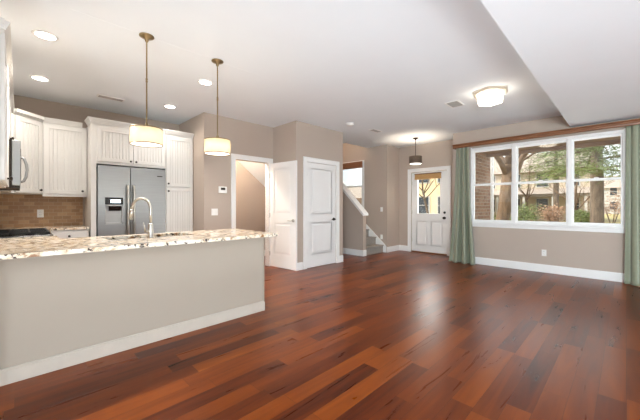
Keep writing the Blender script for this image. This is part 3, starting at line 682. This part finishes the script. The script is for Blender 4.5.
# ------------------------------------------------------------------ lamps
def recessed(x, y, label, watts, cone=128):
    t_ = thing('recessed_light', label, 'ceiling light', (x, y, H-.012), 0, 'recessed lights in the kitchen ceiling')
    b = MB(); b.lathe((x, y, H), [(.095, 0), (.095, -.006), (.075, -.010), (.070, -.002), (.070, 0)], 32); b.build('trim_ring', 'white', t_)
    b = MB(); b.lathe((x, y, H), [(.0, -.003), (.070, -.003), (.070, 0), (0, 0)], 32); b.build('lens', 'led', t_)
    lamp('recessed_lamp', 'SPOT', (x, y, H-.03), watts, (1, .94, .86), (0, 0, 0), .07, spot_size=radians(cone), spot_blend=.9 if cone > 130 else 1)
recessed(.174, 3.764, 'lit round recessed light nearest the camera at the upper left of the ceiling', 72)
recessed(.185, 5.07, 'lit round recessed light far left in the kitchen ceiling', 19, 165)
recessed(1.682, 3.76, 'lit round recessed light left of the second pendant', 72)
recessed(1.692, 5.064, 'lit round recessed light in front of the tall pantry cabinet', 11, 165)
def pendant(x, y, label):
    t_ = thing('pendant_light', label, 'pendant light', (x, y, H))
    b = MB(); b.lathe((x, y, H), [(0, 0), (.062, 0), (.062, -.008), (.045, -.018), (.018, -.026), (.014, -.05), (.011, -.055), (0, -.055)]); b.build('canopy', 'brass', t_)
    b = MB(); b.cyl((x, y, H-.05), (x, y, 1.95), .0065, n=12)
    for z in (H-.40, H-.42): b.cyl((x, y, z-.006), (x, y, z+.006), .0095, n=12)
    b.lathe((x, y, 1.915), [(0, .045), (.012, .04), (.018, .02), (.024, .0), (.024, -.03), (0, -.03)]); b.build('rod', 'brass', t_)
    r_ = .134; zt, zb = 1.905, 1.755
    b = MB(); b.lathe((x, y, 0), [(r_, zb), (r_, zt), (r_-.003, zt), (r_-.003, zb), (r_, zb)], 48); sh = b.build('lamp_shade', 'linen', t_)
    for z0, z1 in ((zb-.002, zb+.007), (zt-.007, zt+.002)):
        b = MB(); b.lathe((x, y, 0), [(r_+.0015, z0), (r_+.0015, z1), (r_-.004, z1), (r_-.004, z0), (r_+.0015, z0)], 48); b.build('shade_trim', 'brass', sh)
    b = MB(); b.lathe((x, y, 0), [(0, zb+.004), (r_-.006, zb+.004), (r_-.006, zb+.007), (0, zb+.007)], 48); b.build('diffuser', 'frost', t_)
    lamp('pendant_lamp', 'POINT', (x, y, 1.83), 1.1, (1, .90, .74), size=.03)
pendant(.839, 3.12, 'brass pendant with cream drum shade nearest the camera over the peninsula')
pendant(1.529, 3.12, 'brass pendant with cream drum shade farther along the peninsula')
# entry pendant
x, y = 6.51, 3.43
t_ = thing('pendant_light', 'dark bronze pendant with brown drum shade hanging before the front door', 'pendant light', (x, y, H))
b = MB(); b.lathe((x, y, H), [(0, 0), (.065, 0), (.062, -.012), (.02, -.03), (.012, -.05), (0, -.05)]); b.build('canopy', 'iron', t_)
b = MB(); b.cyl((x, y, H-.04), (x, y, 2.34), .007, n=12); b.lathe((x, y, 2.32), [(0, .04), (.012, .035), (.02, .0), (0, 0)]); b.build('rod', 'iron', t_)
b = MB(); b.lathe((x, y, 0), [(.142, 2.165), (.142, 2.335), (.139, 2.335), (.139, 2.165), (.142, 2.165)], 40); b.build('lamp_shade', 'dark_shade', t_)
b = MB(); b.lathe((x, y, 0), [(0, 2.15), (.10, 2.152), (.135, 2.165), (.135, 2.17), (0, 2.17)], 40); b.build('diffuser', 'frost', t_)
lamp('entry_lamp', 'POINT', (x, y, 2.25), 9, (1, .86, .68), size=.03)
lamp('entry_lamp_down', 'SPOT', (x, y, 2.13), 12, (1, .86, .68), size=.08, spot_size=radians(165), spot_blend=1)
# hexagonal flush fixture
x, y = 4.60, 1.32
t_ = thing('flush_ceiling_light', 'lit hexagonal frosted-glass flush ceiling light with brass frame', 'ceiling light', (x, y, H))
def hexa(r, z, a0=.2): return [(x+r*cos(a0+k_*pi/3), y+r*sin(a0+k_*pi/3), z) for k_ in range(6)]
def hexfr(b, prof):
    rings = [[b.bm.verts.new(p) for p in hexa(r, z)] for r, z in prof]
    for A, B in zip(rings, rings[1:]):
        for k_ in range(6): b.bm.faces.new((A[k_], A[(k_+1) % 6], B[(k_+1) % 6], B[k_]))
    b.bm.faces.new(rings[0]); b.bm.faces.new(rings[-1][::-1]); return b
hexfr(MB(), [(.235, H), (.235, H-.012), (.215, H-.03), (.195, H-.036)]).build('frame', mat('pale champagne frame', '#D9CDBA', .45, .3), t_)
hexfr(MB(), [(.175, H-.036), (.178, H-.04), (.168, H-.145), (.15, H-.155)]).build('glass_shade', mat('lit frosted glass', '#FFFFFF', .4, emit='#FFF3DF', estr=4), t_)
b = MB()
for p, q in zip(hexa(.178, H-.036), hexa(.168, H-.135)): b.cyl(p, q, .0035, n=8)
hh_ = hexa(.168, H-.135)
for k_ in range(6): b.cyl(hh_[k_], hh_[(k_+1) % 6], .003, n=8)
b.build('wire_frame', 'brass', t_)
# unseen lamps of the stairwell and the doorway room
for (x, y, z, e, lb) in ((2.62, 5.55, H, 44, 'small flush lamp inside the open doorway'), (6.25, 6.3, 4.9, 45, 'flush lamp at the top of the stairwell')):
    t_ = thing('flush_ceiling_light', lb, 'ceiling light', (x, y, z))
    b = MB(); b.lathe((x, y, z), [(0, 0), (.13, 0), (.12, -.02), (0, -.02)]); b.build('frame', 'brass', t_)
    b = MB(); b.lathe((x, y, z-.02), [(0, 0), (.11, 0), (.09, -.05), (0, -.07)]); b.build('glass_shade', 'frost', t_)
    lamp('doorway_lamp', 'POINT', (x, y, z-.16), e, (1, .90, .76), size=.08)
# ceiling vents and smoke detector
def vent(x, y, lx, ly, label):
    t_ = thing('ceiling_vent', label, 'vent', (x, y, H))
    b = MB(); w_ = .018
    for lo, hi in (((x-lx/2, y-ly/2), (x+lx/2, y-ly/2+w_)), ((x-lx/2, y+ly/2-w_), (x+lx/2, y+ly/2)), ((x-lx/2, y-ly/2), (x-lx/2+w_, y+ly/2)), ((x+lx/2-w_, y-ly/2), (x+lx/2, y+ly/2))): b.box(lo+(H-.008,), hi+(H,))
    b.build('frame', 'white', t_)
    b = MB(); n_ = int((ly-.03)/.016)
    for i in range(n_):
        yy = y-ly/2+.022+i*.016; b.prism([(yy, H-.002), (yy+.002, H-.002), (yy+.009, H-.009), (yy+.007, H-.009)], 0, x-lx/2+w_, x+lx/2-w_)
    b.build('louvres', mat('light grey louvre paint', '#A8A49E'), t_)
    return t_
vent(.95, 5.27, .33, .13, 'white louvred ceiling vent above the refrigerator')
vent(5.27, 3.68, .32, .14, 'white louvred ceiling vent in front of the stairs')
vent(4.76, 1.86, .30, .20, 'white louvred ceiling vent next to the hexagonal ceiling light')
t_ = thing('smoke_detector', 'round white smoke detector on the ceiling before the closet block', 'smoke detector', (4.474, 3.703, H))
b = MB(); b.lathe((4.474, 3.703, H), [(0, 0), (.075, 0), (.073, -.02), (.06, -.034), (0, -.038)]); b.build('housing', 'plate', t_)
b = MB(); b.cyl((4.474, 3.703, H-.037), (4.474, 3.703, H-.042), .014); b.build('test_button', 'plate', t_)

# ------------------------------------------------------------------ cornice and curtains
cn_ = thing('curtain_cornice', 'long stained wood curtain cornice across the top of the triple window', 'curtain cornice', (WX, 1.0, 2.41))
b = MB(); y0, y1 = -1.6, 2.60
b.prism([(WX-.135, 2.415), (WX-.128, 2.405), (WX-.118, 2.405), (WX-.118, 2.492), (WX-.135, 2.492), (WX-.150, 2.488), (WX-.154, 2.476), (WX-.146, 2.466), (WX-.134, 2.462), (WX-.130, 2.45), (WX-.138, 2.435)], 1, y0, y1); b.build('front_board', 'wood', cn_)
b = MB(); b.box((WX-.118, y0, 2.48), (WX-.001, y1, 2.492)); b.build('top_board', 'wood', cn_)
for yy in (y0, y1-.016):
    b = MB(); b.box((WX-.118, yy, 2.405), (WX-.001, yy+.016, 2.48)); b.build('end_board', 'wood', cn_)
b = MB(); b.cyl((WX-.08, y0+.02, 2.445), (WX-.08, y1-.02, 2.445), .010, n=12); b.build('curtain_rod', 'iron', cn_)
def curtain(label, xt, yt0, yt1, xb, yb0, yb1, nf, seed, amp=.035, ampb=.055, z1=2.435, z0=.004):
    rnd = random.Random(seed); b = MB(); nu, nv = nf*14, 44
    ph = [rnd.uniform(-.5, .5) for _ in range(nf+1)]; am = [rnd.uniform(.65, 1.25) for _ in range(nf+1)]
    grid = []
    for j in range(nv+1):
        v = j/nv; e = v**1.6; rowv = []
        for i in range(nu+1):
            u_ = i/nu; fi = u_*nf; k_ = min(int(fi), nf-1); fr = fi-k_
            A_ = (am[k_]*(1-fr)+am[k_+1]*fr)*(amp*(1-e)+ampb*e)
            p = 2*pi*fi+(ph[k_]*(1-fr)+ph[k_+1]*fr)*v*1.4
            sx = sin(p); sx = math.copysign(abs(sx)**.75, sx)
            yy = (yt0*(1-e)+yb0*e)*(1-u_)+(yt1*(1-e)+yb1*e)*u_
            yy += .012*sin(2*p+1.0)*(1+.5*v)
            xx = xt*(1-e)+xb*e + A_*sx
            z = z1+(z0-z1)*v
            if v > .95: xx -= .02*(v-.95)/.05*(1+.5*sx); 
            rowv.append(b.bm.verts.new((min(xx, WX-.026), yy, z)))
        grid.append(rowv)
    for j in range(nv):
        for i in range(nu):
            f_ = b.bm.faces.new((grid[j][i], grid[j][i+1], grid[j+1][i+1], grid[j+1][i])); f_.smooth = True
    t_ = thing('curtain', label, 'curtain', (xb, (yb0+yb1)/2, 0))
    o = b.build('curtain_panel', 'curtain', t_)
    s_ = o.modifiers.new('thick', 'SOLIDIFY'); s_.thickness = .003
    return t_
curtain('sage green floor-length curtain at the left end of the triple window', WX-.075, 2.54, 2.29, WX-.13, 2.67, 2.14, 3, 9, .034, .085)
curtain('sage green floor-length curtain at the right edge of the photo', WX-.075, -.005, -.66, WX-.13, .005, -.80, 5, 5, .040, .075)

# ------------------------------------------------------------------ outside
GZ = -.35
g = MB(); g.box((7.9, -60, GZ-.2), (140, 90, GZ)); g.box((WX+T, -60, GZ-.2), (7.9, 2.4, GZ)); g.box((7.43, 2.4, GZ-.2), (7.9, 90, GZ)); g.box((WX+T, 4.47, GZ-.2), (7.43, 90, GZ)); struct(g.build('ground', 'grass'), 'pale winter lawn outside the windows', 'lawn')
g = MB(); g.box((23, -60, GZ), (29, 90, GZ+.02)); struct(g.build('street', 'street'), 'pale street beyond the lawn', 'street')
g = MB(); g.box((WX+T, -3.6, 2.40), (7.85, 2.49, 2.47)); g.box((7.78, -3.6, 2.33), (7.85, 2.49, 2.40)); struct(g.build('trim_8', 'eave'), 'brown roof eave outside above the triple window', 'trim')
g = MB(); g.box((7.431, 2.3, GZ), (8.05, 2.5, 3.0)); g.box((WX+T+.001, 2.3, GZ), (7.431, 2.49, 3.0)); struct(g.build('wall_outside_brick', 'brick'), 'brick wall of the entry seen through the left window unit', 'wall')
dp = thing('porch_post', 'slim white porch post outside the left window unit', 'post', (8.3, 2.36, GZ))
b = MB(); b.box((8.25, 2.31, GZ), (8.35, 2.41, 2.75), .006, 1); b.build('shaft', 'white', dp)
b = MB(); b.box((8.22, 2.28, GZ), (8.38, 2.44, GZ+.14), .006, 1); b.build('base', 'white', dp)
b = MB(); b.box((8.22, 2.28, 2.75), (8.38, 2.44, 2.86), .006, 1); b.build('capital', 'white', dp)
def ray(px, d):     # a place outdoors at depth d behind photo column px
    k_ = (px-320)/303.8; return ((cos(YAW)+k_*sin(YAW))*d, (sin(YAW)-k_*cos(YAW))*d)
def branches(b, base, d0, L0, r0, depth, rnd, spread=.6, n=3, tips=None, up=.15):
    p = Vector(base); d_ = Vector(d0).normalized(); pts = [p.copy()]; rr = [r0]
    for i in range(4):
        d_ = (d_+Vector((rnd.uniform(-1, 1), rnd.uniform(-1, 1), rnd.uniform(-.5, .8)))*.16+Vector((0, 0, up*.3))).normalized()
        p = p+d_*L0/4; pts.append(p.copy()); rr.append(r0*(1-.13*(i+1)))
        if tips is not None and depth <= 1: tips.append((p.copy(), d_.copy()))
    b.tube(pts, rr, 7 if r0 > .03 else 4)
    if depth <= 0: return
    for k_ in range(n):
        i = rnd.choice((2, 3, 4)); nd = (d_+Vector((rnd.uniform(-1, 1), rnd.uniform(-1, 1), rnd.uniform(-.4, .8)))*spread*1.4).normalized()
        branches(b, pts[i], nd, L0*rnd.uniform(.6, .8), max(rr[i]*.58, .006), depth-1, rnd, spread, n, tips, up)
def bare_tree(px, d, r0, hgt, label, mt='bark_tan', lean=0, depth=4, seed=1, name='bare_tree', n=3, group=None):
    x, y = ray(px, d); rnd = random.Random(seed); t_ = thing(name, label, 'tree', (x, y, GZ), 0, group)
    b = MB(); L_ = hgt*.33; top = Vector((x+lean*L_*.7, y-lean*L_*.7, GZ+L_))
    b.tube([(x, y, GZ-.05), (x, y, GZ+.3), ((x+top.x)/2+.05, (y+top.y)/2, GZ+L_/2), tuple(top)], [r0*1.35, r0*1.08, r0, r0*.9], 14); b.build('trunk', mt, t_)
    b = MB()
    for k_ in range(5):
        a = k_*2*pi/5+rnd.uniform(-.4, .4); zb = GZ+L_*rnd.uniform(.75, 1.0)
        branches(b, (x+(top.x-x)*.9, y+(top.y-y)*.9, zb), (cos(a)*.8, sin(a)*.8, .75), hgt*.26, r0*.5, depth-1, rnd, n=n)
    branches(b, top, (0, 0, 1), hgt*.3, r0*.75, depth-1, rnd, n=n)
    b.build('branches', 'twig', t_)
    return t_
def leafcloud(b, pts, rnd, size, cnt, stretch=.5, wd=.22):
    for p, dr in pts:
        for k_ in range(cnt):
            c_ = p+Vector((rnd.gauss(0, 1), rnd.gauss(0, 1), rnd.gauss(0, .45)))*stretch
            a = Vector((rnd.gauss(0, 1), rnd.gauss(0, 1), rnd.gauss(0, .5))).normalized()*size; o_ = a.orthogonal().normalized()*size*wd
            o_ = Matrix.Rotation(rnd.uniform(0, 6.28), 3, a.normalized()) @ o_
            b.bm.faces.new([b.bm.verts.new(c_-a-o_*.3), b.bm.verts.new(c_+o_), b.bm.verts.new(c_+a), b.bm.verts.new(c_-o_)])
def pine(px, d, r0, hgt, label, seed, z_lo=2.2, rad=3.6, cnt=26):
    x, y = ray(px, d); rnd = random.Random(seed); t_ = thing('pine_tree', label, 'tree', (x, y, GZ))
    b = MB(); b.tube([(x, y, GZ-.05), (x, y, GZ+.25), (x+.03, y, GZ+hgt*.3), (x, y+.05, GZ+hgt)], [r0*1.2, r0, r0*.9, r0*.2], 14); b.build('trunk', 'bark', t_)
    b = MB(); tips = []; z = GZ+z_lo
    while z < GZ+hgt:
        R_ = rad*(1-.75*(z-GZ-z_lo)/(hgt-z_lo))
        for k_ in range(5):
            a = rnd.uniform(0, 2*pi); L_ = R_*rnd.uniform(.7, 1.1); p = Vector((x, y, z)); pts = [p]
            for q in range(1, 6): pts.append(p+Vector((cos(a)*L_*q/5, sin(a)*L_*q/5, .35*q/5-.8*(q/5)**2)))
            b.tube(pts, [.05, .042, .034, .025, .017, .008], 5)
            for q in range(1, 6): tips.append((pts[q], pts[q]-pts[q-1]))
        z += .42
    b.build('branches', 'bark', t_)
    b = MB(); leafcloud(b, tips, rnd, .16, int(cnt*1.8), .32, .08); o = b.build('foliage', 'needles', t_, recalc=False)
    return t_
bare_tree(499, 10.5, .20, 9.0, 'thick tan-barked bare tree outside the left window unit', seed=4, lean=.12)
pine(597, 13, .24, 9.5, 'big pine tree with a grey trunk outside the right window unit', 11, z_lo=3.1)
pine(556, 25, .20, 12, 'green pine standing farther back behind the middle window unit', 12, z_lo=4.0, rad=3.0, cnt=12)
bare_tree(578, 17, .09, 4.8, 'thin leaning bare tree left of the pine trunk', seed=8, lean=-.12, depth=4)
bare_tree(432, 15, .06, 7, 'bare tree with arching branches outside the front door glass', mt='bark', seed=21, lean=-.2)
def shrub(px, d, r, h, m, label, seed, cnt=60):
    x, y = ray(px, d); rnd = random.Random(seed); t_ = thing('shrub', label, 'shrub', (x, y, GZ))
    b = MB(); tips = []
    for k_ in range(9):
        a = rnd.uniform(0, 6.28); pts = [Vector((x, y, GZ)), Vector((x+cos(a)*r*.3, y+sin(a)*r*.3, GZ+h*.5)), Vector((x+cos(a)*r*.8, y+sin(a)*r*.8, GZ+h*rnd.uniform(.7, 1)))]
        b.tube(pts, [.02, .014, .006], 5); tips += [(pts[1], None), (pts[2], None), ((pts[1]+pts[2])/2, None)]
    b.build('stems', 'twig', t_)
    b = MB(); leafcloud(b, tips, rnd, .09, cnt, r*.35); b.build('foliage', m, t_, recalc=False)
shrub(583, 16, .5, 1.25, 'needles', 'small green evergreen shrub left of the pine trunk', 40)
shrub(612, 20, 1.3, 2.6, 'russet', 'russet ornamental tree near the white house', 41, 50)
shrub(510, 15, .7, 1.1, 'needles', 'low green shrub at the foot of the beige house', 42)
shrub(552, 20, .7, 1.5, 'russet', 'russet shrub in front of the beige house', 43, 50)
bare_tree(527, 30, .10, 8, 'slender bare tree just before the beige house', seed=33, depth=4)
shrub(530, 22, 1.0, 1.6, 'needles', 'low green shrub beside the beige house porch', 44)
def house(px, d, w_, dp_, h, m, label, rz=0, porch=False, rows=2, ncol=4):
    x, y = ray(px, d); t_ = thing('house', label, 'house', (x, y, GZ), rz)
    b = MB(); b.box((-dp_/2, -w_/2, 0), (dp_/2, w_/2, h))
    nb = int(h/.3)
    for i in range(nb): b.box((-dp_/2-.02, -w_/2-.02, i*.3), (dp_/2+.02, w_/2+.02, i*.3+.27))
    b.build('wall', m, t_, world=False)
    b = MB(); b.prism([(-dp_/2-.5, h), (dp_/2+.5, h), (0, h+dp_*.32)], 1, -w_/2-.4, w_/2+.4); b.build('roof', 'roof', t_, world=False)
    xf = -dp_/2-.03
    for r in range(rows):
        for c_ in range(ncol):
            yy = -w_/2+(c_+.5)*w_/ncol; zz = .9+r*2.7
            b = MB()
            for lo, hi in (((xf-.05, yy-.58, zz-.1), (xf, yy-.48, zz+1.5)), ((xf-.05, yy+.48, zz-.1), (xf, yy+.58, zz+1.5)), ((xf-.05, yy-.48, zz+1.4), (xf, yy+.48, zz+1.5)), ((xf-.05, yy-.48, zz-.1), (xf, yy+.48, zz)), ((xf-.05, yy-.48, zz+.68), (xf, yy+.48, zz+.73))): b.box(lo, hi)
            wf = b.build('window', 'siding_w', t_, world=False)
            b = MB(); b.box((xf-.01, yy-.48, zz), (xf, yy+.48, zz+1.4)); b.build('pane', 'wglass', wf, world=False)
    if porch:
        b = MB(); b.box((xf-2.2, -w_/2, 2.5), (xf, w_/2, 2.75)); b.prism([(xf-2.4, 2.75), (xf, 2.75), (xf, 3.4)], 1, -w_/2-.2, w_/2+.2); b.build('porch_roof', 'roof', t_, world=False)
        for c_ in range(ncol+1):
            yy = -w_/2+.1+(w_-.2)*c_/ncol; b = MB(); b.box((xf-2.15, yy-.1, 0), (xf-1.95, yy+.1, 2.5)); b.build('porch_column', 'siding_w', t_, world=False)
    return t_
house(536, 36, 10, 8, 5.2, 'siding', 'two-storey beige house with porch columns across the street', porch=True)
house(622, 60, 9, 8, 5.0, 'siding_w', 'white house with dark windows seen right of the pine trunk')
house(437, 30, 7, 8, 6.0, 'siding_y', 'warm yellow house seen through the front door glass', rz=radians(20))
house(352, 40, 16, 5, 2.5, 'brick', 'low brick house seen through the stairwell window', rz=radians(35), rows=1)
